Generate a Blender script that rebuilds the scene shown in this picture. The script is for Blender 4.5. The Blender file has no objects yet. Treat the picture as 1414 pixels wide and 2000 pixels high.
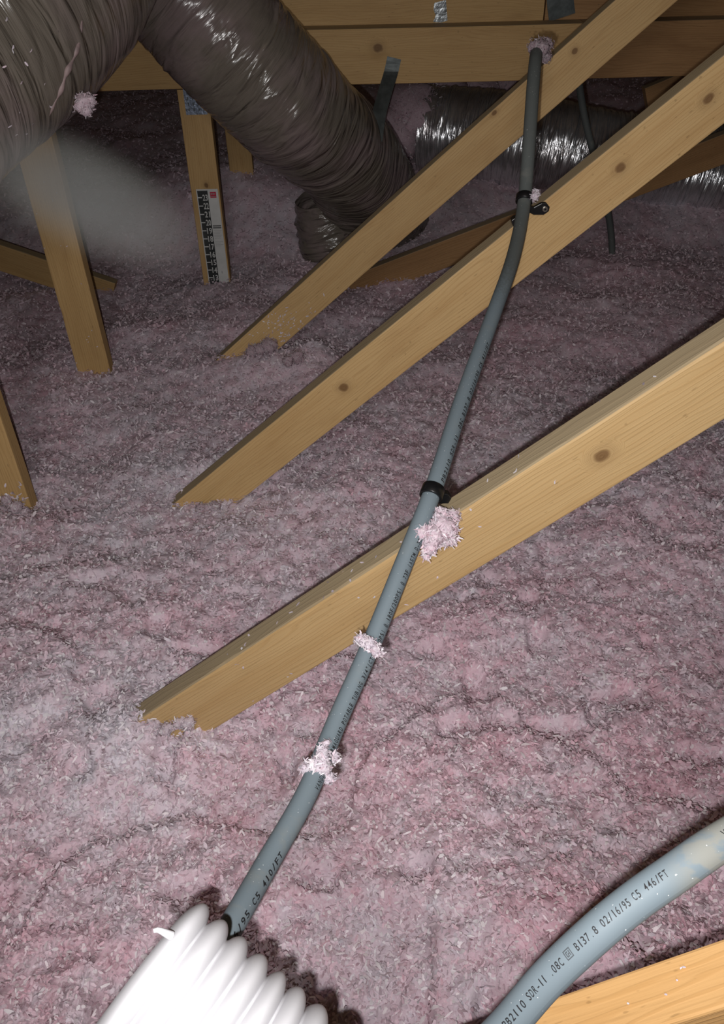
import bpy, bmesh, math, random
import numpy as np
from mathutils import Vector, Matrix

# ------------------------------------------------------------------ camera, world, flash, exposure
sc = bpy.context.scene
COL = sc.collection
CAM = (0.0, 0.0, 1.0)
PITCH, ROLL = math.radians(37.0), math.radians(1.45)
fw = Vector((0, math.cos(PITCH), -math.sin(PITCH)))
up0 = Vector((0, math.sin(PITCH), math.cos(PITCH)))
rt0 = Vector((1, 0, 0))
rt = rt0 * math.cos(ROLL) - up0 * math.sin(ROLL)
up = up0 * math.cos(ROLL) + rt0 * math.sin(ROLL)
cd = bpy.data.cameras.new('camera')
cam = bpy.data.objects.new('camera', cd); COL.objects.link(cam)
cam.matrix_world = Matrix(((rt.x, up.x, -fw.x, CAM[0]), (rt.y, up.y, -fw.y, CAM[1]), (rt.z, up.z, -fw.z, CAM[2]), (0, 0, 0, 1)))
cd.sensor_fit = 'VERTICAL'; cd.sensor_height = 36.0; cd.sensor_width = 36.0 * 1414 / 2000
cd.lens = 1570.0 / 2000.0 * 36.0
cd.clip_start = 0.01; cd.clip_end = 50
sc.camera = cam

w = bpy.data.worlds.new('attic_dark'); sc.world = w; w.use_nodes = True
w.node_tree.nodes['Background'].inputs[0].default_value = (0.9, 0.93, 1.0, 1)
w.node_tree.nodes['Background'].inputs[1].default_value = 0.010

fl = bpy.data.lights.new('phone_flash', 'SPOT')          # the phone's flash, a few centimetres below left of the lens
fl.energy = 36.0; fl.spot_size = math.radians(134); fl.spot_blend = 1.0; fl.shadow_soft_size = 0.005
fl.color = (1.0, 0.99, 0.985)
flo = bpy.data.objects.new('phone_flash', fl); COL.objects.link(flo)
flo.matrix_world = Matrix.Translation(rt * -0.020 + up * -0.029) @ cam.matrix_world @ Matrix.Rotation(math.radians(9), 4, 'X')

bl = bpy.data.lights.new('fill_light', 'POINT')             # soft fill light added behind the photographer, no lamp seen there
bl.energy = 40.0; bl.shadow_soft_size = 0.22; bl.color = (1.0, 0.97, 0.95)
blo = bpy.data.objects.new('fill_light', bl); COL.objects.link(blo); blo.location = (-0.15, -0.95, 1.55)

vs = sc.view_settings
vs.view_transform = 'Standard'; vs.look = 'None'; vs.gamma = 1.0; vs.exposure = 0.0; vs.use_curve_mapping = False
sc.display_settings.display_device = 'sRGB'
sc.cycles.max_bounces = 5; sc.cycles.diffuse_bounces = 3; sc.cycles.volume_bounces = 0

# ------------------------------------------------------------------ helpers
RNG = np.random.default_rng(7)

def vec(a): return Vector((float(a[0]), float(a[1]), float(a[2])))

def tag(o, label=None, cat=None, group=None, kind=None):
    if label: o['label'] = label
    if cat: o['category'] = cat
    if group: o['group'] = group
    if kind: o['kind'] = kind
    return o

def empty(name, loc, label=None, cat=None, group=None):
    o = bpy.data.objects.new(name, None); COL.objects.link(o); o.location = loc
    o.empty_display_size = 0.02
    return tag(o, label, cat, group)

def link(name, me, m=None, parent=None, mw=None):
    o = bpy.data.objects.new(name, me); COL.objects.link(o)
    if m is not None and not me.materials: me.materials.append(m)
    if mw is not None: o.matrix_world = mw
    if parent is not None:
        o.parent = parent
        o.matrix_parent_inverse = parent.matrix_basis.inverted()
    return o

def mesh_np(name, V, F, smooth=False, uv=None, colr=None):
    """V (n,3) floats, F (m,k) ints with one k"""
    V = np.ascontiguousarray(V, dtype=np.float32); F = np.ascontiguousarray(F, dtype=np.int32)
    me = bpy.data.meshes.new(name); k = F.shape[1]
    me.vertices.add(len(V)); me.vertices.foreach_set('co', V.ravel())
    me.loops.add(F.size); me.loops.foreach_set('vertex_index', F.ravel())
    me.polygons.add(len(F)); me.polygons.foreach_set('loop_start', np.arange(0, F.size, k, dtype=np.int32))
    me.polygons.foreach_set('loop_total', np.full(len(F), k, dtype=np.int32))
    if smooth: me.polygons.foreach_set('use_smooth', np.ones(len(F), dtype=bool))
    if uv is not None:
        l = me.uv_layers.new(name='uv'); l.data.foreach_set('uv', np.ascontiguousarray(uv[F.ravel()], dtype=np.float32).ravel())
    if colr is not None:
        a = me.color_attributes.new('tint', 'FLOAT_COLOR', 'POINT')
        c4 = np.ones((len(V), 4), dtype=np.float32); c4[:, :3] = colr
        a.data.foreach_set('color', c4.ravel())
    me.update(calc_edges=True); me.validate()
    return me

def bm_mesh(name, bm, smooth=False):
    me = bpy.data.meshes.new(name); bm.normal_update(); bm.to_mesh(me); bm.free()
    if smooth:
        for p in me.polygons: p.use_smooth = True
    return me

# lattice value noise, any dimension 2
class Noise2:
    def __init__(s, seed): s.t = np.random.default_rng(seed).random((256, 256)).astype(np.float64)
    def __call__(s, x, y):
        xi = np.floor(x).astype(int); yi = np.floor(y).astype(int); fx = x - xi; fy = y - yi
        fx = fx * fx * (3 - 2 * fx); fy = fy * fy * (3 - 2 * fy)
        g = lambda a, b: s.t[a & 255, b & 255]
        return (g(xi, yi) * (1 - fx) + g(xi + 1, yi) * fx) * (1 - fy) + (g(xi, yi + 1) * (1 - fx) + g(xi + 1, yi + 1) * fx) * fy
N1, N2, N3, N4, N5 = (Noise2(k) for k in (11, 23, 37, 51, 77))
_jx = np.random.default_rng(5).random((256, 256)); _jy = np.random.default_rng(6).random((256, 256)); _jh = np.random.default_rng(8).random((256, 256))
def lumps(x, y):
    """cellular bumps: rounded nodules with creases between them, about 0..1"""
    xi = np.floor(x).astype(int); yi = np.floor(y).astype(int)
    best = np.full(np.shape(x), -9.0)
    for a in (-1, 0, 1):
        for b in (-1, 0, 1):
            cx = (xi + a) & 255; cy = (yi + b) & 255
            dx = xi + a + _jx[cx, cy] - x; dy = yi + b + _jy[cx, cy] - y
            best = np.maximum(best, 0.55 + 0.45 * _jh[cx, cy] - (dx * dx + dy * dy) * 0.95)
    return best

# ------------------------------------------------------------------ materials
def new_mat(name):
    m = bpy.data.materials.new(name); m.use_nodes = True
    nt = m.node_tree; nt.nodes.clear()
    out = nt.nodes.new('ShaderNodeOutputMaterial'); b = nt.nodes.new('ShaderNodeBsdfPrincipled')
    nt.links.new(b.outputs[0], out.inputs[0])
    return m, nt, b
class NB:
    """little node builder"""
    def __init__(s, nt): s.nt = nt
    def n(s, t, **kw):
        x = s.nt.nodes.new(t)
        for k, v in kw.items(): setattr(x, k, v)
        return x
    def put(s, sock, v):
        if hasattr(v, 'is_output'): s.nt.links.new(v, sock)
        else: sock.default_value = v
    def m(s, op, a, b=0.0, c=0.0, clamp=False):
        x = s.n('ShaderNodeMath', operation=op, use_clamp=clamp)
        for i, v in enumerate((a, b, c)):
            s.put(x.inputs[i], v)
        return x.outputs[0]
    def noise(s, v, scale, detail=3.0, rough=0.55, dist=0.0):
        x = s.n('ShaderNodeTexNoise'); s.put(x.inputs['Vector'], v); x.inputs['Scale'].default_value = scale
        x.inputs['Detail'].default_value = detail; x.inputs['Roughness'].default_value = rough; x.inputs['Distortion'].default_value = dist
        return x.outputs['Fac']
    def mapping(s, v, scale=(1, 1, 1), loc=(0, 0, 0)):
        x = s.n('ShaderNodeMapping'); s.put(x.inputs[0], v); x.inputs['Scale'].default_value = scale; x.inputs['Location'].default_value = loc
        return x.outputs[0]
    def mix(s, f, a, b, mode='MIX'):
        x = s.n('ShaderNodeMix', data_type='RGBA', blend_type=mode)
        s.put(x.inputs[0], f); s.put(x.inputs[6], a); s.put(x.inputs[7], b)
        return x.outputs[2]
    def ramp(s, f, lo, hi):
        x = s.n('ShaderNodeMapRange', interpolation_type='SMOOTHSTEP'); s.put(x.inputs[0], f)
        x.inputs[1].default_value = lo; x.inputs[2].default_value = hi
        return x.outputs[0]
    def bump(s, h, strength, dist, prev=None):
        x = s.n('ShaderNodeBump'); s.put(x.inputs['Height'], h); x.inputs['Strength'].default_value = strength; x.inputs['Distance'].default_value = dist
        if prev is not None: s.nt.links.new(prev, x.inputs['Normal'])
        return x.outputs[0]
def c4(c): return (c[0], c[1], c[2], 1.0)

def wood(name, base, dark, knots=(), seed=0.0, rough=0.62, stain=0.0, dust=0.6):
    """softwood: grain runs along local x, the wide face is x/z; knots are (x, z, radius)"""
    m, nt, b = new_mat(name); k = NB(nt)
    co = k.n('ShaderNodeTexCoord').outputs['Object']
    sp = k.n('ShaderNodeSeparateXYZ'); k.put(sp.inputs[0], co); X, Y, Z = sp.outputs
    warp = k.m('MULTIPLY', k.m('SUBTRACT', k.noise(k.mapping(co, (2.2, 9, 9), (seed, seed * 2, 0)), 1.0, 2.0), 0.5), 0.05)
    g = k.m('ADD', k.m('ADD', Z, warp), k.m('MULTIPLY', Y, 0.7))
    kn = None
    for (kx, kz, kr) in knots:
        dx = k.m('DIVIDE', k.m('SUBTRACT', X, kx), 1.25); dz = k.m('SUBTRACT', Z, kz)
        wob = k.m('MULTIPLY', k.m('SUBTRACT', k.noise(k.mapping(co, (60, 60, 60), (seed, 0, 3)), 1.0, 1.0), 0.5), kr * 0.7)
        d = k.m('ADD', k.m('SQRT', k.m('ADD', k.m('MULTIPLY', dx, dx), k.m('MULTIPLY', dz, dz))), wob)
        near = k.m('SUBTRACT', 1.0, k.ramp(d, kr * 0.8, kr * 2.6))
        g = k.m('ADD', k.m('MULTIPLY', g, k.m('SUBTRACT', 1.0, near)), k.m('MULTIPLY', k.m('MULTIPLY', d, 0.9), near))
        core = k.m('SUBTRACT', 1.0, k.ramp(d, kr * 0.55, kr * 1.25))
        halo = k.m('MULTIPLY', k.m('SUBTRACT', 1.0, k.ramp(d, kr * 1.0, kr * 2.2)), 0.22)
        t = k.m('MAXIMUM', core, halo)
        kn = t if kn is None else k.m('MAXIMUM', kn, t)
    ringc = k.m('SINE', k.m('ADD', k.m('MULTIPLY', g, 980.0), k.m('MULTIPLY', k.noise(k.mapping(co, (4, 26, 26), (seed, 5, 0)), 1.0, 3.0), 24.0)))
    ring = k.ramp(ringc, 0.25, 1.0)
    fine = k.noise(k.mapping(co, (14, 420, 420), (0, seed, 0)), 1.0, 2.0, 0.6)
    streak = k.noise(k.mapping(co, (2.5, 34, 34), (seed * 3, 0, 1)), 1.0, 3.0, 0.6)
    blot = k.noise(k.mapping(co, (5, 14, 14), (seed, 0, seed)), 1.0, 3.0)
    col = k.mix(k.m('MULTIPLY', ring, 0.32), c4(base), c4(dark))
    col = k.mix(k.m('MULTIPLY', k.ramp(streak, 0.42, 0.75), 0.45), col, c4(dark))
    col = k.mix(k.m('MULTIPLY', k.ramp(fine, 0.5, 0.8), 0.35), col, c4([v * 0.62 for v in dark]))
    col = k.mix(k.m('MULTIPLY', k.ramp(blot, 0.5, 0.8), 0.30 + stain), col, c4([dark[0] * 0.8, dark[1] * 0.76, dark[2] * 0.75]))
    pores = k.noise(k.mapping(co, (90, 300, 300), (seed, 1, 1)), 1.0, 0.0)
    col = k.mix(k.m('MULTIPLY', k.ramp(pores, 0.76, 0.84), 0.4), col, c4([v * 0.4 for v in dark]))
    if kn is not None:
        col = k.mix(k.m('MULTIPLY', kn, 0.85), col, (dark[0] * 0.33, dark[1] * 0.27, dark[2] * 0.25, 1))
    # settled dust greys the narrow faces
    nn = k.n('ShaderNodeSeparateXYZ'); k.put(nn.inputs[0], k.n('ShaderNodeTexCoord').outputs['Normal'])
    col = k.mix(k.m('MULTIPLY', k.ramp(nn.outputs[2], 0.5, 0.95), dust), col, (0.30, 0.27, 0.20, 1))
    k.put(b.inputs['Base Color'], col)
    b.inputs['Roughness'].default_value = rough; b.inputs['Specular IOR Level'].default_value = 0.35
    h = k.m('ADD', k.m('MULTIPLY', fine, 0.6), k.m('MULTIPLY', ring, 0.4))
    k.put(b.inputs['Normal'], k.bump(h, 0.35, 0.0012))
    return m

def fiber_mat(name):
    m, nt, b = new_mat(name); k = NB(nt)
    at = k.n('ShaderNodeAttribute', attribute_name='tint'); 
    co = k.n('ShaderNodeTexCoord').outputs['Object']
    f = k.noise(co, 260.0, 2.0)
    col = k.mix(k.m('MULTIPLY', k.ramp(f, 0.35, 0.7), 0.22), at.outputs['Color'], (0.85, 0.80, 0.80, 1))
    k.put(b.inputs['Base Color'], col)
    b.inputs['Roughness'].default_value = 0.8; b.inputs['Specular IOR Level'].default_value = 0.15
    k.put(b.inputs['Normal'], k.bump(k.noise(co, 700.0, 2.0), 0.4, 0.001))
    return m

def plain(name, col, rough=0.5, metal=0.0, spec=0.5, noise=0.0, nscale=40.0, bump=0.0, col2=None):
    m, nt, b = new_mat(name); k = NB(nt)
    co = k.n('ShaderNodeTexCoord').outputs['Object']
    f = k.noise(co, nscale, 4.0)
    c2 = col2 if col2 else [v * (1 - noise) for v in col]
    k.put(b.inputs['Base Color'], k.mix(k.ramp(f, 0.35, 0.68), c4(col), c4(c2)))
    b.inputs['Roughness'].default_value = rough; b.inputs['Metallic'].default_value = metal; b.inputs['Specular IOR Level'].default_value = spec
    if bump: k.put(b.inputs['Normal'], k.bump(f, bump, 0.002))
    return m

def pipe_mat(name, dusty):
    m, nt, b = new_mat(name); k = NB(nt)
    co = k.n('ShaderNodeTexCoord').outputs['Object']
    f = k.noise(co, 35.0, 4.0, 0.6, 0.6); f2 = k.noise(co, 8.0, 3.0)
    dust = k.m('MULTIPLY', k.m('MULTIPLY', k.ramp(f, 0.47, 0.66), k.ramp(f2, 0.42, 0.62)), 0.35) if dusty is None else dusty(k, co, f)
    # the far stretch is a darker, less blue grey, with a speckled changeover
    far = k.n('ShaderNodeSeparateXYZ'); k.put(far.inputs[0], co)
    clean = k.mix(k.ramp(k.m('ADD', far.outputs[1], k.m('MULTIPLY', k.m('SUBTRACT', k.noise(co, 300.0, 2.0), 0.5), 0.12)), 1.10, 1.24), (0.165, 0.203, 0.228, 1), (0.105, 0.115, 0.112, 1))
    sp = k.noise(co, 620.0, 0.0)
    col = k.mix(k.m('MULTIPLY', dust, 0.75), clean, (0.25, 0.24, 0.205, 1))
    col = k.mix(k.m('MULTIPLY', k.ramp(sp, 0.83, 0.86), 0.6), col, (0.8, 0.8, 0.8, 1))
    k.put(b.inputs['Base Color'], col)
    k.put(b.inputs['Roughness'], k.m('ADD', 0.56, k.m('MULTIPLY', dust, 0.3)))
    b.inputs['Specular IOR Level'].default_value = 0.22
    return m

def duct_mat(name, col, col2, metal, rough, bump, med=38):
    """thin plastic or foil jacket; uv = (metres along, turns around); wrinkles run round the duct"""
    m, nt, b = new_mat(name); k = NB(nt)
    uv = k.n('ShaderNodeUVMap', uv_map='uv').outputs[0]
    w1 = k.noise(k.mapping(uv, (med, 7, 1)), 1.0, 2.0, 0.5, 0.6)
    w2 = k.noise(k.mapping(uv, (340, 9, 1)), 1.0, 2.0, 0.6, 0.8)
    bl = k.noise(k.mapping(uv, (7, 6, 1)), 1.0, 4.0)
    colr = k.mix(k.ramp(bl, 0.38, 0.66), c4(col), c4(col2))
    colr = k.mix(k.m('MULTIPLY', k.ramp(w1, 0.45, 0.75), 0.35), colr, c4([v * 0.55 for v in col]))
    k.put(b.inputs['Base Color'], colr)
    b.inputs['Metallic'].default_value = metal; b.inputs['Roughness'].default_value = rough
    b.inputs['Specular IOR Level'].default_value = 0.6
    n = k.bump(w1, bump, 0.016)
    k.put(b.inputs['Normal'], k.bump(w2, bump * 0.55, 0.0022, n))
    return m

M = {}
M['fiber'] = fiber_mat('pink_glass_fiber')
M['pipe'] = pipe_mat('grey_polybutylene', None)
def dusty2(k, co, f):
    sp = k.n('ShaderNodeSeparateXYZ'); k.put(sp.inputs[0], co)
    return k.m('MULTIPLY', k.ramp(f, 0.40, 0.52), k.ramp(sp.outputs[0], 0.170, 0.200))
M['pipe_dusty'] = pipe_mat('grey_polybutylene_dusty', dusty2)
M['ink'] = plain('black_ink', (0.012, 0.012, 0.014), 0.7, noise=0.2)
M['ink_faint'] = plain('worn_ink', (0.07, 0.08, 0.09), 0.7, noise=0.3)
M['black'] = plain('black_plastic', (0.008, 0.008, 0.009), 0.32, noise=0.3)
M['steel'] = plain('screw_steel', (0.45, 0.42, 0.36), 0.35, 1.0, noise=0.4, nscale=200)
M['galv'] = plain('galvanised_plate', (0.28, 0.33, 0.42), 0.38, 0.85, noise=0.5, nscale=120, bump=0.5)
M['hose'] = plain('white_hose_plastic', (0.64, 0.63, 0.655), 0.5, spec=0.2, noise=0.06, nscale=15)
M['card'] = plain('white_card', (0.62, 0.62, 0.60), 0.55, noise=0.08, nscale=30)
M['card_black'] = plain('card_black_print', (0.022, 0.024, 0.024), 0.6, noise=0.2)
M['card_red'] = plain('card_red_print', (0.50, 0.02, 0.06), 0.6, noise=0.1)
M['card_grey'] = plain('card_grey_print', (0.36, 0.36, 0.36), 0.6, noise=0.1)
M['card_dark'] = plain('card_dark_print', (0.10, 0.10, 0.10), 0.6, noise=0.1)
M['duct_plastic'] = duct_mat('grey_duct_film', (0.160, 0.137, 0.112), (0.22, 0.170, 0.165), 0.0, 0.17, 1.0)
M['duct_foil'] = duct_mat('silver_duct_foil', (0.86, 0.87, 0.90), (0.60, 0.56, 0.57), 0.85, 0.20, 1.0, 75)
M['foil'] = plain('foil_tape', (0.32, 0.34, 0.35), 0.28, 0.9, noise=0.5, nscale=60, bump=0.8)
M['strap'] = plain('dull_hanger_strap', (0.10, 0.115, 0.115), 0.45, 0.4, noise=0.4, nscale=30, bump=0.4)
M['pink_seam'] = plain('pink_fiber_seam', (0.30, 0.215, 0.21), 0.6, noise=0.35, nscale=60, bump=0.6)
M['roof'] = wood('roof_sheathing', (0.34, 0.23, 0.12), (0.20, 0.12, 0.06), (), 3.1)

# ------------------------------------------------------------------ blown insulation (the floor of the attic)
def sstep(a, b, x):
    t = np.clip((x - a) / (b - a), 0, 1); return t * t * (3 - 2 * t)
def gauss(x, y, cx, cy, sx, sy, rot=0.0):
    c, s = math.cos(rot), math.sin(rot); u = (x - cx) * c + (y - cy) * s; v = -(x - cx) * s + (y - cy) * c
    return np.exp(-(u * u) / (2 * sx * sx) - (v * v) / (2 * sy * sy))
def ground(x, y):
    x = np.asarray(x, dtype=float); y = np.asarray(y, dtype=float)
    z = 0.055 * (N1(x * 3.1 + 40, y * 3.1 + 7) - 0.5) + 0.030 * (N2(x * 8 + 9, y * 8 + 90) - 0.5)
    z = z + 0.16 * sstep(2.75, 3.6, y) + 0.05 * sstep(3.6, 6, y)
    z = z + 0.05 * gauss(x, y, -0.36, 0.75, 0.10, 0.07) + 0.065 * gauss(x, y, -0.26, 1.95, 0.13, 0.08) + 0.03 * gauss(x, y, -0.12, 2.02, 0.04, 0.03)
    z = z + 0.075 * gauss(x, y, 0.19, 0.37, 0.15, 0.10, -0.5) + 0.05 * gauss(x, y, 0.45, 0.45, 0.2, 0.2)
    z = z + 0.07 * gauss(x, y, 0.48, 2.72, 0.16, 0.07) + 0.02 * gauss(x, y, -0.70, 1.33, 0.07, 0.04)
    z = z + 0.12 * gauss(x, y, -0.45, 3.2, 0.4, 0.2) + 0.014 * gauss(x, y, -0.47, 2.55, 0.12, 0.06)
    # small slumped ridges in the foreground
    rid = N3(x * 4.2 + 3 + 0.8 * N4(x * 6, y * 6), y * 5.5 + 60)
    z = z + 0.022 * sstep(0.50, 0.56, rid) * (1 - sstep(0.8, 1.3, y))
    return z
def ground_fine(x, y):
    s = 0.0115
    z = ground(x, y)
    z = z - 0.022 * sstep(0.74, 0.84, N5(x * 17 + 5, y * 17 + 2)) * (1 - sstep(0.9, 1.6, y))
    z = z + 0.009 * (lumps(x / 0.041 + 0.5 * N4(x * 40, y * 40), y / 0.041 + 0.5 * N3(x * 40, y * 40)) - 0.5)
    z = z + 0.007 * (lumps(x / 0.0135 + 31, y / 0.0135 + 17) - 0.5) + 0.010 * (N2(x * 60, y * 60 + 9) - 0.5)
    return z
def pinkness(x, y):
    p = 0.18 + 0.34 * N3(x * 2.3 + 77, y * 2.3 + 5) + 0.36 * N5(x * 11 + 7, y * 11)
    p = p + 0.55 * (N4(x * 55 + 3, y * 55 + 9) - 0.5)
    return np.clip(p + 0.04 - 0.20 * sstep(0.85, 1.5, y) + 0.08 * sstep(-0.2, 0.5, x) - 0.4 * gauss(x, y, -0.42, 0.76, 0.09, 0.07), 0, 1)
WHITE = np.array((0.635, 0.575, 0.640)); PINK = np.array((0.635, 0.365, 0.435)); MAUVE = np.array((0.34, 0.17, 0.215)); GREY = np.array((0.38, 0.34, 0.375))
def tint(p, u):
    """p pinkness, u random 0..1 per flake"""
    p = p[:, None]; u = u[:, None]
    c = WHITE * (1 - p) + PINK * p
    c = np.where(u < 0.17, c * 0.42 + 0.58 * (MAUVE * (0.35 + 0.65 * p) + GREY * (0.65 - 0.65 * p)), c)
    c = np.where(u > 0.84, c * 0.45 + 0.55 * np.array((0.84, 0.81, 0.82)), c)
    c = c * (0.80 + 0.32 * ((u * 37.0) % 1.0))
    return c

def strips(P, T, Nn, L, W, curl):
    """bent slivers: three cross lines, two quads each; P centre, T along, Nn up, arrays"""
    B = np.cross(Nn, T); n = len(P)
    V = np.empty((n, 6, 3)); L = L[:, None]; W = W[:, None]; curl = curl[:, None]
    for i, (a, ww, h) in enumerate(((-0.5, 0.55, 0.0), (0.0, 1.0, 1.0), (0.5, 0.45, 0.0))):
        c = P + T * L * a + Nn * curl * L * h
        V[:, i * 2] = c - B * W * ww * 0.5; V[:, i * 2 + 1] = c + B * W * ww * 0.5
    base = (np.arange(n) * 6)[:, None]
    F = np.concatenate((base + np.array([0, 1, 3, 2]), base + np.array([2, 3, 5, 4])), axis=0)
    return V.reshape(-1, 3), F
def rand_dirs(n, rng, tilt, Nup):
    """tangents scattered around the plane of Nup"""
    a = rng.normal(size=(n, 3)); a -= (a * Nup).sum(1, keepdims=True) * Nup
    a /= np.linalg.norm(a, axis=1, keepdims=True) + 1e-9
    t = rng.normal(scale=tilt, size=(n, 1)); T = a * np.cos(t) + Nup * np.sin(t)
    b = np.cross(T, a + 0.01 * rng.normal(size=(n, 3)))
    N = Nup - (Nup * T).sum(1, keepdims=True) * T; N /= np.linalg.norm(N, axis=1, keepdims=True) + 1e-9
    rl = rng.normal(scale=tilt * 1.2, size=(n, 1)); Bn = np.cross(N, T)
    N = N * np.cos(rl) + Bn * np.sin(rl)
    return T, N

# heightfield: rows get wider apart with distance
ys = [-0.35]; 
while ys[-1] < 6.12: ys.append(ys[-1] + 0.0048 * max(1.0, abs(ys[-1]) / 0.9) ** 1.15)
ys = np.array(ys); nx = 520
uu = np.linspace(-1, 1, nx)
half = 0.95 + 0.52 * np.maximum(ys, 0)
GX = uu[None, :] * half[:, None]; GY = np.repeat(ys[:, None], nx, 1)
GZ = ground_fine(GX, GY) - 0.004
V0 = np.stack((GX, GY, GZ), -1).reshape(-1, 3)
r_, c_ = np.meshgrid(np.arange(len(ys) - 1), np.arange(nx - 1), indexing='ij'); i0 = (r_ * nx + c_).ravel()
F0 = np.stack((i0, i0 + 1, i0 + nx + 1, i0 + nx), 1)
C0 = tint(pinkness(V0[:, 0], V0[:, 1]), np.full(len(V0), 0.5)) 
NF = 400000
rg = np.random.default_rng(99)
fy = -0.3 + 6.3 * rg.random(NF * 14); dens = 1.0 / np.maximum(1.0, (fy * fy + 1.0)) ** 1.0
keep = rg.random(len(fy)) < dens * 0.95; fy = fy[keep]
fx = (rg.random(len(fy)) * 2 - 1) * (0.62 + 0.56 * np.maximum(fy, 0))
wgt = rg.random(len(fy)) < (0.62 + 0.56 * np.maximum(fy, 0)) / (0.62 + 0.56 * 6.0) * 2.2
fx, fy = fx[wgt][:NF], fy[wgt][:NF]
fz = ground_fine(fx, fy)
e = 0.004
gx = (ground_fine(fx + e, fy) - ground_fine(fx - e, fy)) / (2 * e); gy = (ground_fine(fx, fy + e) - ground_fine(fx, fy - e)) / (2 * e)
NU = np.stack((-gx * 0.6, -gy * 0.6, np.ones_like(gx)), 1); NU /= np.linalg.norm(NU, axis=1, keepdims=True)
n = len(fx); T_, N_ = rand_dirs(n, rg, 0.33, NU)
dist = np.sqrt(fx * fx + fy * fy + 1.0)
scl = np.maximum(1.0, dist / 1.15) ** 0.5
Ls = (0.0042 + 0.0080 * rg.random(n) ** 2.2) * scl; Ws = (0.0018 + 0.0036 * rg.random(n) ** 1.6) * scl
Pp = np.stack((fx, fy, fz), 1) + NU * ((rg.random(n) ** 2) * 0.006 * scl)[:, None]
V1, F1 = strips(Pp, T_, N_, Ls, Ws, rg.normal(scale=0.18, size=n))
c1_ = tint(np.clip(pinkness(fx, fy) + rg.normal(scale=0.13, size=n), 0, 1), rg.random(n))
far_ = sstep(1.2, 2.8, fy)[:, None]
C1 = np.repeat(c1_ * (1 - 0.6 * far_) + 0.6 * far_ * c1_.mean(0), 6, axis=0)
ins = link('blown_insulation', mesh_np('blown_insulation', np.concatenate((V0, V1)), np.concatenate((F0, F1 + len(V0))), True, None, np.concatenate((C0, C1))), M['fiber'])
tag(ins, 'loose pink and white blown fiberglass insulation covering the attic floor', 'insulation', kind='stuff')

# ------------------------------------------------------------------ attic shell behind and above (mostly out of view)
def box_mesh(name, lo, hi, bevel=0.0, seg=1):
    bm = bmesh.new(); bmesh.ops.create_cube(bm, size=1.0)
    for v in bm.verts:
        v.co = Vector([lo[i] + (v.co[i] + 0.5) * (hi[i] - lo[i]) for i in range(3)])
    if bevel: bmesh.ops.bevel(bm, geom=list(bm.edges), offset=bevel, segments=seg, affect='EDGES', profile=0.5)
    return bm_mesh(name, bm)
wb = tag(link('wall_back', box_mesh('wall_back', (-4.5, 6.25, -0.3), (4.5, 6.31, 2.6)), M['roof']), 'dim wooden wall at the far end of the attic', None, kind='structure')
ce = tag(link('ceiling', box_mesh('ceiling', (-4.5, -0.9, 2.2), (4.5, 6.3, 2.24)), M['roof']), 'wooden roof sheathing over the attic', None, kind='structure')

# ------------------------------------------------------------------ lumber
def board_mesh(name, L, wd, th, seed, wane=0.0):
    """x 0..L, y 0..th (front face at y 0), z -wd..0, softly rounded arrises that wander a little"""
    rg = np.random.default_rng(seed); ns = max(8, int(L / 0.02)); r = 0.0022
    prof = [(0, -r), (r * .3, -r * .3), (r, 0), (th - r, 0), (th - r * .3, -r * .3), (th, -r), (th, -wd + r), (th - r * .3, -wd + r * .3), (th - r, -wd), (r, -wd), (r * .3, -wd + r * .3), (0, -wd + r)]
    pr = np.array(prof); k = len(prof); V = []
    for i in range(ns + 1):
        x = L * i / ns
        q = pr.copy()
        q[:, 0] += 0.0006 * math.sin(x * 7 + seed); q[:, 1] += 0.0008 * math.sin(x * 5 + seed * 2)
        nick = max(0.0, float(N2(np.array(x * 22 + seed * 3), np.array(seed * 1.7))) - 0.72) * 0.012 + wane * float(N1(np.array(x * 9 + seed), np.array(3.3)))
        q[0, 1] -= nick; q[1] += (nick * .35, -nick * .35); q[2, 0] += nick
        V.append(np.column_stack((np.full(k, x), q)))
    V = np.concatenate(V); F = []
    for i in range(ns):
        for j in range(k):
            a = i * k + j; b_ = i * k + (j + 1) % k
            F.append((a, a + k, b_ + k, b_))
    me = bpy.data.meshes.new(name); me.from_pydata(V.tolist(), [], F + [tuple(range(k)), tuple(range(ns * k + k - 1, ns * k - 1, -1))]); me.update()
    return me
def board(name, p0, ang, L, m, label, cat='board', wd=0.089, th=0.038, seed=1, group=None, wane=0.0):
    """p0 = (x, yfront, z) at the start of the top-front arris; ang = rise of its length in the x/z plane"""
    c, s = math.cos(math.radians(ang)), math.sin(math.radians(ang))
    mw = Matrix(((c, 0, -s, p0[0]), (0, 1, 0, p0[1]), (s, 0, c, p0[2]), (0, 0, 0, 1)))
    return tag(link(name, board_mesh(name, L, wd, th, seed, wane), m, None, mw), label, cat, group)

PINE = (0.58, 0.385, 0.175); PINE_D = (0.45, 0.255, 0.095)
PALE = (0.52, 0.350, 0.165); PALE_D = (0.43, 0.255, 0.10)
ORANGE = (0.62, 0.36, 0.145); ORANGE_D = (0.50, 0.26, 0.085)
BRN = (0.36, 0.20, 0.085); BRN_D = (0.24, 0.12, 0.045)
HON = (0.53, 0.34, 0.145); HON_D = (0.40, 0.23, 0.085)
G1 = 'diagonal truss webs crossed by the grey pipe'
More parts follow.
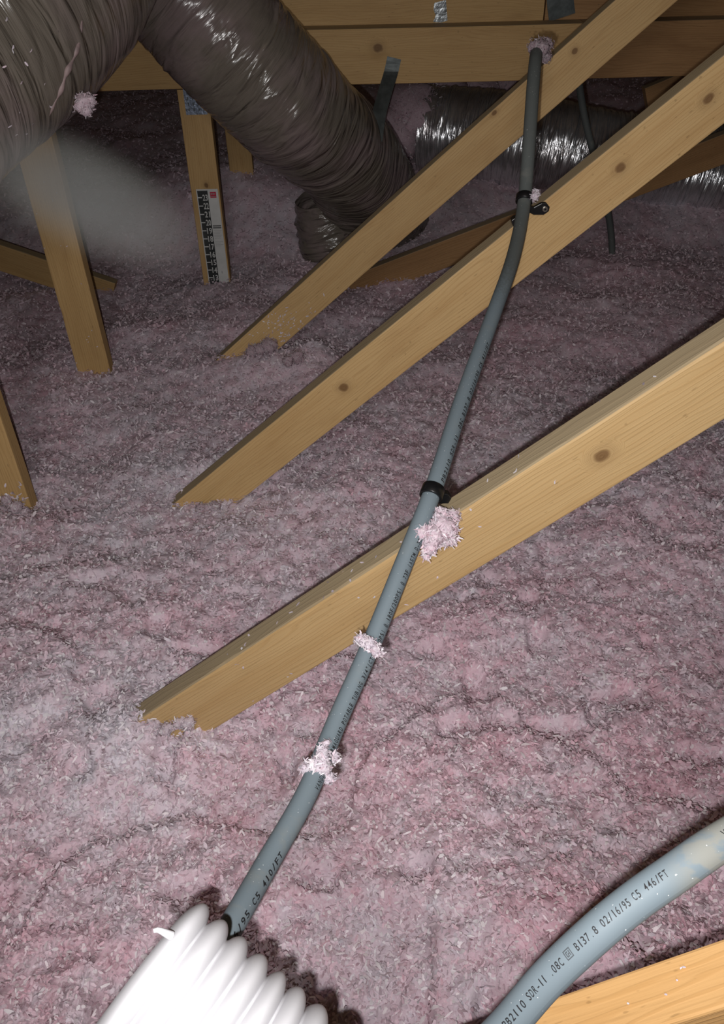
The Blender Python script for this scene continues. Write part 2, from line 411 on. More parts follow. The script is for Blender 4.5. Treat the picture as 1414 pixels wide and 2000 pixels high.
# starts are 0.35 m below the surface point, along the board
board('truss_web', (-0.5393, 0.7700, -0.1200), 39.25, 2.052, wood('truss_web_grain', PALE, PALE_D, ((1.0185, -0.0421, 0.009),), 5.1), 'pale pine diagonal web with a large pink tuft where the pipe crosses', group=G1, seed=3, wane=0.004)
board('truss_web', (-0.5361, 1.3800, -0.1200), 40.15, 2.206, wood('truss_web_grain', PINE, PINE_D, ((0.6329, -0.0356, 0.009), (1.2398, -0.0384, 0.008), (1.3962, -0.0406, 0.008)), 8.5, stain=0.12), 'middle diagonal pine web with a black pipe clamp screwed to its face', group=G1, seed=5)
board('truss_web', (-0.5322, 1.9900, -0.1000), 40.50, 2.344, wood('truss_web_grain', PINE, PINE_D, ((1.3197, -0.0238, 0.007), (1.1182, -0.0068, 0.006), (0.6339, -0.1457, 0.004)), 13.6, stain=0.12), 'farthest of the three long diagonal webs, foot dusted with white flecks', group=G1, seed=8)
board('truss_web', (-0.2002, 0.2120, 0.1000), 39.30, 1.486, wood('truss_web_grain', ORANGE, ORANGE_D, (), 6.8, dust=0.0), 'bright close-up board edge under the printed pipe in the near corner', seed=4)
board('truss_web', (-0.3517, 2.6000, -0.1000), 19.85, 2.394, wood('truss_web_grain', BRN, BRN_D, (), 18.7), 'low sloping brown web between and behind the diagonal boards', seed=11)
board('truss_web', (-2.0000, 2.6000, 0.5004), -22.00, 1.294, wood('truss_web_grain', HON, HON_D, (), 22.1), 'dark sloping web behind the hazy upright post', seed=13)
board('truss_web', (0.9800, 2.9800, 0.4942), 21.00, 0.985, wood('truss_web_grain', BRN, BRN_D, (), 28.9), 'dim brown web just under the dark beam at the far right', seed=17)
board('cross_beam', (-2.2, 2.60, 0.727), 0.0, 2.858, wood('beam_grain', HON, HON_D, ((2.2779, -0.0482, 0.0125),), 2.2), 'long level tan beam with a round knot and a hanger strap', 'beam', wd=0.139, th=0.098, seed=21)
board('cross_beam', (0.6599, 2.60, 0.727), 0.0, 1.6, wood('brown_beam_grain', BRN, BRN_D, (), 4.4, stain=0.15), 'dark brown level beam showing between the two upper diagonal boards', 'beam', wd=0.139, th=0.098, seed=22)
board('upper_board', (-2.2, 2.70, 0.8628), 0.0, 2.758, wood('upper_grain', HON, HON_D, (), 6.3, stain=0.2), 'dusty olive board along the top edge, above the tan beam', 'board', wd=0.139, seed=25)
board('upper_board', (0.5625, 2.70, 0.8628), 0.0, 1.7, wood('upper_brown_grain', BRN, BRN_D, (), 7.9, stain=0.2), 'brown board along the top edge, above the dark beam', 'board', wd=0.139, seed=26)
# posts: local x points up, the wide face looks to the front; p0 is the lower right... arris, so ang = 90
GP = 'upright truss posts standing in the insulation'
board('truss_post', (-0.7620, 1.990, -0.150), 91.0, 2.050, wood('post_grain', HON, HON_D, (), 40.3), 'upright post in drifting dust under the large grey duct', 'post', seed=31, group=GP)
board('truss_post', (-0.7910, 1.380, -0.150), 90.3, 0.750, wood('post_grain', HON, HON_D, (), 42.9), 'upright post at the left edge with tufts around its foot', 'post', seed=33, group=GP)
board('truss_post', (-0.5060, 2.600, -0.150), 90.0, 0.736, wood('post_grain', HON, HON_D, ((0.47, -0.05, 0.007),), 45.5), 'upright post carrying the numbered white ruler card', 'post', seed=35, group=GP)
board('truss_post', (-0.4680, 3.210, -0.050), 90.0, 1.650, wood('post_grain', HON, HON_D, (), 48.1), 'dim distant post seen just right of the ruler post', 'post', seed=37, group=GP)

# ------------------------------------------------------------------ tubes
class Path:
    """smooth centre line through points, arc-length sampled, with rotation-minimising frames"""
    def __init__(s, pts, step=0.004):
        P = [np.array(p, float) for p in pts]; P = [2 * P[0] - P[1]] + P + [2 * P[-1] - P[-2]]
        out = []
        for i in range(1, len(P) - 2):
            p0, p1, p2, p3 = P[i - 1:i + 3]; m = max(2, int(np.linalg.norm(p2 - p1) / 0.001))
            t = np.linspace(0, 1, m, endpoint=False)[:, None]
            # centripetal-like: finite differences scaled by chord
            d1 = (p2 - p0) * np.linalg.norm(p2 - p1) / (np.linalg.norm(p2 - p1) + np.linalg.norm(p1 - p0))
            d2 = (p3 - p1) * np.linalg.norm(p2 - p1) / (np.linalg.norm(p2 - p1) + np.linalg.norm(p3 - p2))
            out.append((2 * t**3 - 3 * t**2 + 1) * p1 + (t**3 - 2 * t**2 + t) * d1 + (-2 * t**3 + 3 * t**2) * p2 + (t**3 - t**2) * d2)
        out.append(P[-2][None, :]); Q = np.concatenate(out)
        d = np.concatenate(([0], np.cumsum(np.linalg.norm(np.diff(Q, axis=0), axis=1)))); s.len = d[-1]
        n = max(3, int(s.len / step) + 1); s.S = np.linspace(0, s.len, n)
        s.C = np.stack([np.interp(s.S, d, Q[:, k]) for k in range(3)], 1)
        T = np.gradient(s.C, axis=0); s.T = T / np.linalg.norm(T, axis=1, keepdims=True)
    def at(s, u):
        C = np.array([np.interp(u, s.S, s.C[:, k]) for k in range(3)]); T = np.array([np.interp(u, s.S, s.T[:, k]) for k in range(3)])
        return C, T / np.linalg.norm(T)
    def frames(s, face):
        """(V, L): V faces the point given, L lies to the left of travel as seen from there"""
        V = np.array(face)[None, :] - s.C; V -= (V * s.T).sum(1, keepdims=True) * s.T; V /= np.linalg.norm(V, axis=1, keepdims=True)
        return V, np.cross(V, s.T)
    def frame(s, u, face):
        C, T = s.at(u); V = np.array(face) - C; V -= V.dot(T) * T; V /= np.linalg.norm(V)
        return C, T, V, np.cross(V, T)
def rmf(path):
    T = path.T; n = len(T); A = np.empty((n, 3)); a = np.cross(T[0], (0.3, 0.2, 1.0)); A[0] = a / np.linalg.norm(a)
    for i in range(1, n):
        a = A[i - 1] - A[i - 1].dot(T[i]) * T[i]; A[i] = a / np.linalg.norm(a)
    return A, np.cross(T, A)
def tube(name, path, rad, k=32, disp=None, face=None):
    """rad: number or function of s; disp(S, PHI) adds to the radius"""
    A, B = rmf(path)
    if face is not None:                                   # turn the seam to the far side
        d = path.C[len(path.C) // 2] - np.array(face); i = len(path.C) // 2; q = math.atan2(d.dot(B[i]), d.dot(A[i]))
        A, B = A * math.cos(q) + B * math.sin(q), B * math.cos(q) - A * math.sin(q)
    n = len(path.S); ph = np.linspace(0, 2 * math.pi, k + 1)
    S, PH = np.meshgrid(path.S, ph, indexing='ij')
    R = (rad(S) if callable(rad) else np.full_like(S, rad))
    if disp is not None: R = R + disp(S, PH)
    R[:, -1] = R[:, 0]
    V = path.C[:, None, :] + R[..., None] * (np.cos(PH)[..., None] * A[:, None, :] + np.sin(PH)[..., None] * B[:, None, :])
    uv = np.stack((S, PH / (2 * math.pi)), -1).reshape(-1, 2)
    a, b = np.meshgrid(np.arange(n - 1), np.arange(k), indexing='ij'); i0 = (a * (k + 1) + b).ravel()
    F = np.stack((i0, i0 + 1, i0 + k + 2, i0 + k + 1), 1)
    return mesh_np(name, V.reshape(-1, 3), F, True, uv)

def text_mesh(s, bold=0.018):
    cu = bpy.data.curves.new('print', 'FONT'); cu.body = s; cu.size = 1.0; cu.resolution_u = 3; cu.offset = bold
    o = bpy.data.objects.new('print', cu); COL.objects.link(o)
    dg = bpy.context.evaluated_depsgraph_get(); me = bpy.data.meshes.new_from_object(o.evaluated_get(dg))
    bpy.data.objects.remove(o); bpy.data.curves.remove(cu)
    return me
GLYPH = {}
def glyph(ch, bold):
    if (ch, bold) not in GLYPH:
        me = text_mesh(ch, bold); bm = bmesh.new(); bm.from_mesh(me); bpy.data.meshes.remove(me)
        for z in np.linspace(0.0, 0.75, 6)[1:-1]:
            bmesh.ops.bisect_plane(bm, geom=list(bm.verts) + list(bm.edges) + list(bm.faces), plane_co=(0, z, 0), plane_no=(0, 1, 0))
        bm.verts.index_update()
        GLYPH[(ch, bold)] = (np.array([v.co[:2] for v in bm.verts]), [[v.index for v in f.verts] for f in bm.faces]); bm.free()
    return GLYPH[(ch, bold)]
NARROW = {'1': 0.24, 'I': 0.13, '.': 0.16, '-': 0.5, '/': 0.62, '(': 0.35, ')': 0.35, '"': 0.4, '@': 0.8}
def wrap_text(s, path, face, u0, u1, cap, rad, phi0, m, parent, name='lettering', bold=0.01):
    """even-pitch print on the tube from arc length u0 to u1, cap height in metres, centred phi0 (towards the left of travel)"""
    V, F = [], []; adv = (u1 - u0) / len(s)
    for i, ch in enumerate(s):
        if ch == ' ': continue
        P, fs = glyph(ch, bold); x0, x1 = P[:, 0].min(), P[:, 0].max(); wd = NARROW.get(ch, 0.72) * adv; o = len(V)
        for (x, y) in P:
            u = u0 + (i + 0.5) * adv + ((x - x0) / (x1 - x0) - 0.5) * wd
            h = (y - 0.36) / 0.72 * cap
            C, T, Vv, Ll = path.frame(u, face); f = phi0 + h / rad
            V.append(tuple(C + (rad + 0.00025) * (math.cos(f) * Vv + math.sin(f) * Ll)))
        F += [[o + j for j in f] for f in fs]
    me = bpy.data.meshes.new(name); me.from_pydata(V, [], F); me.update()
    return link(name, me, m, parent)
face = np.array(CAM)
pr = empty('water_pipe', (0.0845, 0.7864, 0.4318), 'long grey printed plastic pipe running up across three diagonal boards', 'pipe')
path1 = Path([(-0.1543, 0.2377, 0.3184), (-0.1375, 0.2784, 0.3309), (-0.1210, 0.3189, 0.3265), (-0.0950, 0.3913, 0.3063), (-0.0616, 0.4717, 0.2967), (-0.0314, 0.5538, 0.3058), (0.0048, 0.6272, 0.3369), (0.0448, 0.7066, 0.3841), (0.0845, 0.7864, 0.4318), (0.1388, 0.9447, 0.4758), (0.2013, 1.1158, 0.5200), (0.2496, 1.2540, 0.5538), (0.2815, 1.3690, 0.5985), (0.2970, 1.4515, 0.6830), (0.3108, 1.5310, 0.7469), (0.3245, 1.5996, 0.7798), (0.3448, 1.6903, 0.7839), (0.4101, 2.0020, 0.7489), (0.5757, 2.8028, 0.6484)])
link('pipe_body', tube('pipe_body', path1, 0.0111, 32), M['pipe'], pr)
wrap_text('02/16/95 C5 410/FT', path1, face, 0.0600, 0.1830, 0.0056, 0.0111, -0.62, M['ink'], pr, bold=0.02)
wrap_text('VANGUARD THERMAGUARD POTABLE TUBING 3/4"(CTS) 100PSI @ 180F/200PSI @ 73F (ASTM D-3309)', path1, face, 0.2595, 0.5846, 0.0056, 0.0111, -0.66, M['ink'], pr, bold=0.02)
wrap_text('PB2110 SDR-11 .08C B137.8 02/16/95 C5 411/FT', path1, face, 0.6511, 0.9166, 0.0056, 0.0111, -0.72, M['ink'], pr, bold=0.02)
pr2 = empty('water_pipe', (0.1068, 0.2206, 0.4702), 'close-up grey plastic pipe printed 446/FT resting over the near board', 'pipe')
path2 = Path([(0.0489, 0.1970, 0.3807), (0.0820, 0.2089, 0.4298), (0.1068, 0.2206, 0.4702), (0.1347, 0.2324, 0.5025), (0.1587, 0.2436, 0.5174), (0.1829, 0.2533, 0.5302), (0.2105, 0.2660, 0.5388), (0.2658, 0.2918, 0.5398), (0.3676, 0.3386, 0.5188), (0.5601, 0.4173, 0.4571), (0.9659, 0.5566, 0.3262)])
link('pipe_body', tube('pipe_body', path2, 0.0111, 40), M['pipe_dusty'], pr2)
wrap_text('D3309)', path2, face, 0.0465, 0.0645, 0.0046, 0.0111, 0.10, M['ink'], pr2)
wrap_text('PB2110', path2, face, 0.0695, 0.0940, 0.0046, 0.0111, 0.10, M['ink'], pr2)
wrap_text('SDR-11 .08C', path2, face, 0.0970, 0.1310, 0.0046, 0.0111, 0.12, M['ink'], pr2)
wrap_text('B137.8', path2, face, 0.1415, 0.1580, 0.0046, 0.0111, 0.14, M['ink'], pr2)
wrap_text('02/16/95', path2, face, 0.1605, 0.1815, 0.0046, 0.0111, 0.16, M['ink'], pr2)
wrap_text('C5', path2, face, 0.1840, 0.1900, 0.0046, 0.0111, 0.20, M['ink'], pr2)
wrap_text('446/FT', path2, face, 0.1930, 0.2090, 0.0046, 0.0111, 0.24, M['ink'], pr2)
wrap_text('VANGUARD', path2, face, 0.2465, 0.2790, 0.0046, 0.0111, 0.26, M['ink'], pr2)
def stamp(path, face, u0, u1, cap, rad, phi0, parent):
    """square certification mark: a dark square with light strokes left out"""
    bm = bmesh.new(); n = 9
    art = ['#########', '#.......#', '#.###.#.#', '#.#...#.#', '#.#.###.#', '#.#.#.#.#', '#.###.#.#', '#.......#', '#########']
    def pt(i, j):
        u = u0 + (u1 - u0) * i / n; C, T, V, L = path.frame(u, face); f = phi0 + (0.5 - j / n) * cap / rad
        return bm.verts.new(vec(C + (rad + 0.00025) * (math.cos(f) * V + math.sin(f) * L)))
    for j, row in enumerate(art):
        for i, ch in enumerate(row):
            if ch == '#': bm.faces.new((pt(i, j), pt(i, j + 1), pt(i + 1, j + 1), pt(i + 1, j)))
    return link('certification_mark', bm_mesh('certification_mark', bm), M['ink_faint'], parent)
stamp(path2, face, 0.1336, 0.1386, 0.0055, 0.0111, 0.15, pr2)
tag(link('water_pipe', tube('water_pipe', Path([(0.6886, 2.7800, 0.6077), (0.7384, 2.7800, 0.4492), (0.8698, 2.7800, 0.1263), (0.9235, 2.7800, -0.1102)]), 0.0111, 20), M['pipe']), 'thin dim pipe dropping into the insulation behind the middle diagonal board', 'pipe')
def ring(name, path, u, rad, thick, width, m, parent):
    C, T, V, L = path.frame(u, face); k = 40; Vs, F = [], []
    prof = [(-width / 2, rad), (-width / 2, rad + thick * .8), (-width / 2 + thick * .2, rad + thick), (width / 2 - thick * .2, rad + thick), (width / 2, rad + thick * .8), (width / 2, rad)]
    for i in range(k):
        a = 2 * math.pi * i / k; d = math.cos(a) * V + math.sin(a) * L
        for (t, r) in prof: Vs.append(C + T * t + d * r)
    q = len(prof)
    for i in range(k):
        for j in range(q):
            F.append((i * q + j, i * q + (j + 1) % q, ((i + 1) % k) * q + (j + 1) % q, ((i + 1) % k) * q + j))
    return link(name, mesh_np(name, np.array(Vs), np.array(F), True), m, parent)
def prism(name, pts, depth, m, parent=None, bevel=0.0):
    """polygon (front face) pushed back by depth along +y"""
    bm = bmesh.new(); f = bm.faces.new([bm.verts.new(p) for p in pts])
    r = bmesh.ops.extrude_face_region(bm, geom=[f])
    for v in r['geom']:
        if isinstance(v, bmesh.types.BMVert): v.co.y += depth
    bmesh.ops.recalc_face_normals(bm, faces=list(bm.faces))
    if bevel: bmesh.ops.bevel(bm, geom=list(bm.edges), offset=bevel, segments=2, affect='EDGES', profile=0.5)
    return link(name, bm_mesh(name, bm), m, parent)
def disc(name, c, r, depth, m, parent=None, k=20):
    return prism(name, [(c[0] + r * math.cos(2 * math.pi * i / k), c[1], c[2] + r * math.sin(2 * math.pi * i / k)) for i in range(k)], depth, m, parent, r * 0.12)
c1 = empty('pipe_clamp', (0.2828, 1.3783, 0.6024), 'black plastic clamp with a screw tab on the middle diagonal board', 'pipe clamp')
ring('band', path1, 1.2862, 0.0112, 0.0034, 0.0125, M['black'], c1)
prism('screw_tab', [(0.2828, 1.3720, 0.5992), (0.2997, 1.3720, 0.5930), (0.3118, 1.3720, 0.5994), (0.3194, 1.3720, 0.6000), (0.3262, 1.3720, 0.5924), (0.3253, 1.3720, 0.5857), (0.3174, 1.3720, 0.5800), (0.3002, 1.3720, 0.5805), (0.2874, 1.3720, 0.5875)], 0.008, M['black'], c1, 0.001)
sw = disc('screw_head', (0.3183, 1.3695, 0.5900), 0.0046, 0.003, M['steel'], c1)
disc('screw_recess', (0.3183, 1.3692, 0.5900), 0.0020, 0.0004, M['black'], sw)
prism('nail_foot', [(0.2625, 1.3640, 0.5746), (0.2665, 1.3640, 0.5778), (0.2813, 1.3640, 0.5833), (0.2865, 1.3640, 0.5663), (0.2732, 1.3640, 0.5607), (0.2659, 1.3640, 0.5652)], 0.016, M['black'], c1, 0.001)
c2 = empty('pipe_clamp', (0.0858, 0.7871, 0.4328), 'plain black band clamp on the pipe just above the pink tuft', 'pipe clamp')
ring('band', path1, 0.6376, 0.0112, 0.0030, 0.0150, M['black'], c2)
prism('screw_tab', [(0.0938, 0.7970, 0.4262), (0.1064, 0.7970, 0.4227), (0.1105, 0.7970, 0.4164), (0.1070, 0.7970, 0.4087), (0.0956, 0.7970, 0.4091)], 0.010, M['black'], c2, 0.001)
rc = empty('depth_ruler', (-0.4895, 2.6, 0.0), 'white depth ruler card with black number scale on the post', 'ruler')
CX, CW, CT = -0.4895, 0.0675, 0.3095
link('card', box_mesh('card', (CX, 2.5988, -0.06), (CX + CW, 2.5998, CT), 0.0003), M['card'], rc)
def on_card(name, a, b, z0, z1, m, lift=0.0002, parent=None):
    return link(name, box_mesh(name, (CX + CW * a, 2.5988 - lift, z0), (CX + CW * b, 2.5989, z1)), m, parent or rc)
band = on_card('black_band', 0.045, 0.52, -0.058, CT - 0.0045, M['card_black'])
for k_, num in enumerate(range(23, 11, -1)):
    z = 0.2845 - 0.0256 * k_
    on_card('tick', 0.045, 0.235, z - 0.0015, z + 0.0015, M['card'], 0.0006, band)
    me = text_mesh(str(num)); xs = np.array([v.co.x for v in me.vertices]); a_, b_ = xs.min(), xs.max()
    for v in me.vertices:
        v.co = (CX + CW * (0.262 + (v.co.x - a_) / (b_ - a_) * 0.235), 2.5982, z + (v.co.y / 0.72 - 0.5) * 0.0185)
    link('numeral', me, M['card'], band)
lg = on_card('red_logo', 0.62, 0.90, CT - 0.0265, CT - 0.0085, M['card_red'])
for i_ in range(4): on_card('logo_stroke', 0.66 + 0.05 * i_, 0.69 + 0.05 * i_, CT - 0.0175 + 0.001 * (i_ % 2), CT - 0.0135 + 0.002 * ((i_ + 1) % 2), M['card_grey'], 0.0005, lg)
on_card('logo_stroke', 0.64, 0.88, CT - 0.0235, CT - 0.0220, M['card_grey'], 0.0005, lg)
for i_, (z, a, b) in enumerate(((0.113, 0.56, 0.95), (0.119, 0.56, 0.95))): on_card('bold_line', a, b, CT - z - 0.0017, CT - z + 0.0017, M['card_dark'])
for i_ in range(6): on_card('small_line', 0.57, 0.95 - 0.05 * (i_ % 3), CT - 0.1285 - 0.0048 * i_, CT - 0.1275 - 0.0048 * i_, M['card_grey'])
for i_ in range(4): on_card('small_line', 0.58, 0.96 - 0.12 * (i_ % 2), CT - 0.1635 - 0.0048 * i_, CT - 0.1625 - 0.0048 * i_, M['card_grey'])
on_card('small_mark', 0.70, 0.74, CT - 0.268, CT - 0.260, M['card_grey'])
gp = prism('gusset_plate', [(-0.4870, 2.5983, 0.5200), (-0.4240, 2.5983, 0.5200), (-0.4240, 2.5983, 0.6220), (-0.4870, 2.5983, 0.6220)], 0.0012, M['galv'], None)
tag(gp, 'bluish galvanised nail plate joining the ruler post to the beam', 'nail plate')
for i_ in range(4):
    for j_ in range(6):
        link('plate_tooth', box_mesh('plate_tooth', (gp.data.vertices[0].co.x + 0.009 + 0.0145 * i_, 2.5972, 0.53 + 0.0145 * j_), (gp.data.vertices[0].co.x + 0.012 + 0.0145 * i_, 2.5984, 0.538 + 0.0145 * j_)), M['strap'], gp)
hp = Path([(-0.1617, 0.2515, 0.4198), (-0.1040, 0.2146, 0.3909), (-0.0392, 0.1696, 0.3611), (0.0608, 0.0496, 0.3111), (0.2108, -0.1304, 0.1111), (0.3108, -0.3304, -0.2589)], step=0.0011)
def corr(S):
    t = S / 0.0178; q = np.abs(np.sin(math.pi * t)) ** 0.6
    return 0.0490 + 0.0110 * q - 0.0022 * np.exp(-(S / 0.004) ** 2)
hr = empty('corrugated_hose', (-0.1617, 0.2515, 0.4198), 'thick white corrugated blower hose held close in the near corner', 'hose')
hb = link('ribbed_wall', tube('ribbed_wall', hp, corr, 96), M['hose'], hr)
link('inner_lining', tube('inner_lining', Path([(-0.1617, 0.2515, 0.4198), (-0.1155, 0.2220, 0.3967)], step=0.01), 0.0465, 64), M['hose'], hr)

link('torn_tab', tube('torn_tab', Path([(-0.1301, 0.2522, 0.4706), (-0.1338, 0.2525, 0.4743), (-0.1379, 0.2527, 0.4780), (-0.1403, 0.2519, 0.4785)], step=0.002), lambda S: 0.0030 - 0.12 * S, 10), M['hose'], hr)

# ------------------------------------------------------------------ ducts
def wrinkles(seed, amp=0.0035, pitch=0.045, rib=0.0010):
    na, nb = Noise2(seed), Noise2(seed + 1)
    def f(S, PH):
        c, s = np.cos(PH), np.sin(PH)
        u = S + pitch * PH / (2 * math.pi)
        z = rib * np.abs(np.sin(math.pi * u / pitch)) ** 0.6; u = S
        z = z + amp * 2 * (na(u * 75 + 2.5 * c, 3.0 + 2.2 * s + u * 3) - 0.5) + amp * (nb(u * 190 + 3 * s, 2.5 * c + 9) - 0.5)
        for i in range(int(S.max() / 0.11) + 1):          # a few taut folds round the jacket
            s0 = 0.03 + 0.11 * i + 0.05 * math.sin(seed + i * 2.3)
            dlt = S - s0 - 0.02 * np.sin(PH + i) - 0.012 * (na(PH * 2 + i, PH * 0 + 3.0) - 0.5)
            z = z + 0.0045 * np.exp(-(dlt / 0.0045) ** 2) * np.clip(np.sin(PH * 1.0 + i * 1.7) + 0.35, 0, 1)
        z = z + 0.022 * (nb(S * 4.5 + 1.3 * c, 1.3 * s + 50) - 0.5)
        return z
    return f
path_a = Path([(-0.8199, 1.2369, 0.7139), (-0.7233, 1.3398, 0.7840), (-0.6641, 1.4374, 0.8304), (-0.5979, 1.5334, 0.8747), (-0.5368, 1.6523, 0.9329), (-0.4873, 1.7697, 1.0222), (-0.4739, 1.9047, 1.1183)], step=0.0022)
da = empty('flexible_duct', (-0.6641, 1.4374, 0.8304), 'large wrinkled grey duct bulging into the upper left corner', 'duct')
link('jacket', tube('jacket', path_a, 0.188, 180, wrinkles(101, 0.0009), CAM), M['duct_plastic'], da)
link('pink_seam', tube('pink_seam', Path([(-0.4155, 1.4628, 0.8669), (-0.4227, 1.4548, 0.8439), (-0.4320, 1.4456, 0.8242), (-0.4463, 1.4312, 0.8017), (-0.4601, 1.4250, 0.7778), (-0.4746, 1.4184, 0.7573), (-0.4850, 1.4181, 0.7420)], step=0.003), lambda S: (0.0012 + 0.0042 * np.sin(math.pi * S / S.max()) ** 0.7) * (0.8 + 0.3 * np.sin(S * 190.0)), 12), M['pink_seam'], da)
path_b = Path([(-0.4907, 2.2318, 0.9708), (-0.4150, 2.2407, 0.8828), (-0.2919, 2.2552, 0.7359), (-0.1762, 2.3240, 0.5946), (-0.0580, 2.5112, 0.4443), (0.0359, 2.7766, 0.2647), (0.0990, 3.0105, 0.0933), (0.1420, 3.1274, -0.0009)], step=0.0026)
db = empty('flexible_duct', (-0.1762, 2.3240, 0.5946), 'wrinkled grey duct slanting down past the ruler post into the insulation', 'duct')
link('jacket', tube('jacket', path_b, 0.153, 160, wrinkles(131, 0.0010), CAM), M['duct_plastic'], db)
link('collar', tube('collar', Path([(-0.1151, 2.8155, 0.2166), (-0.1042, 2.8218, 0.1585), (-0.0793, 2.8356, 0.0439)], step=0.003), lambda S: 0.085 + 0.028 * np.sin(S * 9.0) , 64, wrinkles(151, 0.005, 0.06, 0.003)), M['duct_plastic'], db)
path_c = Path([(0.2905, 3.4784, 0.2655), (0.4888, 3.4199, 0.2543), (0.7417, 3.3513, 0.2297), (1.0733, 3.2913, 0.1834), (1.4097, 3.2539, 0.1337), (1.9906, 3.1705, 0.0564)], step=0.003)
dc = empty('flexible_duct', (0.7417, 3.3513, 0.2297), 'shiny silver foil duct lying across the back behind the diagonal boards', 'duct')
link('jacket', tube('jacket', path_c, 0.175, 160, wrinkles(171, 0.003), CAM), M['duct_foil'], dc)
def ribbon(name, pts, wd, m, side=(1, 0, 0), th=0.0008):
    p = Path(pts, step=0.01); bm = bmesh.new(); rows = []
    for c, t in zip(p.C, p.T):
        s = np.array(side) - np.dot(side, t) * t; s /= np.linalg.norm(s); nn = np.cross(t, s)
        rows.append([bm.verts.new(vec(c + s * a * wd / 2 + nn * b * th)) for a, b in ((-1, -1), (1, -1), (1, 1), (-1, 1))])
    for a, b in zip(rows, rows[1:]):
        for i in range(4): bm.faces.new((a[i], a[(i + 1) % 4], b[(i + 1) % 4], b[i]))
    bm.faces.new(rows[0][::-1]); bm.faces.new(rows[-1]); bmesh.ops.recalc_face_normals(bm, faces=list(bm.faces))
    return link(name, bm_mesh(name, bm), m)
tag(ribbon('hanger_strap', [(0.1241, 2.5960, 0.6542), (0.1153, 2.5920, 0.6202), (0.0960, 2.5500, 0.5750), (0.0765, 2.5000, 0.5249), (0.0646, 2.4600, 0.4663)], 0.040, M['strap']), 'dull grey strap nailed to the tan beam and holding the slanting duct', 'strap')
tag(prism('foil_tape', [(0.2422, 2.6975, 0.7753), (0.2755, 2.6975, 0.7820), (0.2821, 2.6975, 0.7319), (0.2645, 2.6975, 0.7272), (0.2409, 2.6975, 0.7290), (0.2477, 2.6975, 0.7452), (0.2414, 2.6975, 0.7579)], 0.0015, M['foil']), 'torn shiny foil tape scrap on the dusty olive board', 'tape')
tag(ribbon('hanger_strap', [(0.5873, 2.6900, 0.8483), (0.5995, 2.6900, 0.7756), (0.6108, 2.6900, 0.7330)], 0.075, M['strap']), 'dark strap hanging at the top edge above the pipe end tuft', 'strap')

# ------------------------------------------------------------------ tufts, flecks and dust
def fluff(name, cores, n, label, seed, cat='insulation tuft', size=0.010, pink=0.35, group=None, dim=1.0):
    """a torn tuft: lumpy cores with curled slivers standing out of them; cores = [(centre, radius)]"""
    rg = np.random.default_rng(seed); VV, FF, CC, off = [], [], [], 0
    wt = np.array([c[1] ** 2 for c in cores]); wt = wt / wt.sum()
    for (c, r) in cores:
        bm = bmesh.new(); bmesh.ops.create_icosphere(bm, subdivisions=3, radius=1.0); bm.verts.ensure_lookup_table()
        V = np.array([v.co[:] for v in bm.verts]); Fq = np.array([[v.index for v in f.verts] for f in bm.faces]); bm.free()
        g = 0.62 + 0.30 * N1(V[:, 0] * 2.7 + seed, V[:, 1] * 2.7 + V[:, 2] * 3.1) + 0.25 * (N2(V[:, 0] * 7 + V[:, 2] * 5, V[:, 1] * 7 + seed) - 0.5)
        V = np.array(c) + V * g[:, None] * r
        Fq = np.concatenate((Fq, Fq[:, 2:3]), 1)
        VV.append(V); FF.append(Fq + off); off += len(V)
        CC.append(tint(np.full(len(V), pink), np.full(len(V), 0.5)))
    idx = rg.choice(len(cores), size=n, p=wt); d = rg.normal(size=(n, 3)); d /= np.linalg.norm(d, axis=1, keepdims=True)
    cc = np.array([c[0] for c in cores])[idx]; rr = np.array([c[1] for c in cores])[idx]
    P = cc + d * (rr * (0.55 + 0.5 * rg.random(n)))[:, None]
    T, N = rand_dirs(n, rg, 0.7, d)
    V, Fs = strips(P, T, N, size * (0.5 + 0.9 * rg.random(n)), size * (0.12 + 0.22 * rg.random(n)), rg.normal(scale=0.25, size=n))
    VV.append(V); CC.append(np.repeat(tint(np.clip(rg.normal(pink, 0.2, n), 0, 1), 0.3 + 0.7 * rg.random(n)), 6, axis=0))
    V = np.concatenate(VV); me = bpy.data.meshes.new(name)
    tri = np.concatenate([f for f in FF]); 
    faces = [tuple(f[:3]) for f in tri.tolist()] + [tuple(f) for f in (Fs + off).tolist()]
    me.from_pydata(V.tolist(), [], faces)
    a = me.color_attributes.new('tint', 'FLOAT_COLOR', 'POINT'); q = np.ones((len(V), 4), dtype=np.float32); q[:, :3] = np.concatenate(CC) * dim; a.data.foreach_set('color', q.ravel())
    for p in me.polygons: p.use_smooth = True
    return tag(link(name, me, M['fiber']), label, cat, group)
def flecks(name, P, N, L, label, seed, pink=0.12):
    rg = np.random.default_rng(seed); n = len(P); T, Nn = rand_dirs(n, rg, 0.25, N)
    V, F = strips(P + N * 0.001, T, Nn, L * (0.5 + rg.random(n)), L * (0.3 + 0.4 * rg.random(n)), rg.normal(scale=0.15, size=n))
    C = np.repeat(tint(np.clip(rg.normal(pink, 0.15, n), 0, 1), 0.4 + 0.6 * rg.random(n)), 6, axis=0)
    return tag(link(name, mesh_np(name, V, F, False, None, C), M['fiber']), label, 'insulation flecks', kind='stuff')
fluff('insulation_tuft', [((0.0938, 0.7503, 0.4088), 0.0190), ((0.0823, 0.7361, 0.4065), 0.0160), ((0.1013, 0.7514, 0.3936), 0.0140), ((0.0708, 0.7368, 0.4125), 0.0100), ((0.1086, 0.7661, 0.4131), 0.0100), ((0.0778, 0.7282, 0.3961), 0.0100), ((0.0930, 0.7602, 0.4219), 0.0090), ((0.0747, 0.7304, 0.3825), 0.0060), ((0.1094, 0.7611, 0.3982), 0.0090)], 1700, 'large pink tuft stuck on the pipe below its black band clamp', 201, size=0.0085, pink=0.38, dim=1.00)
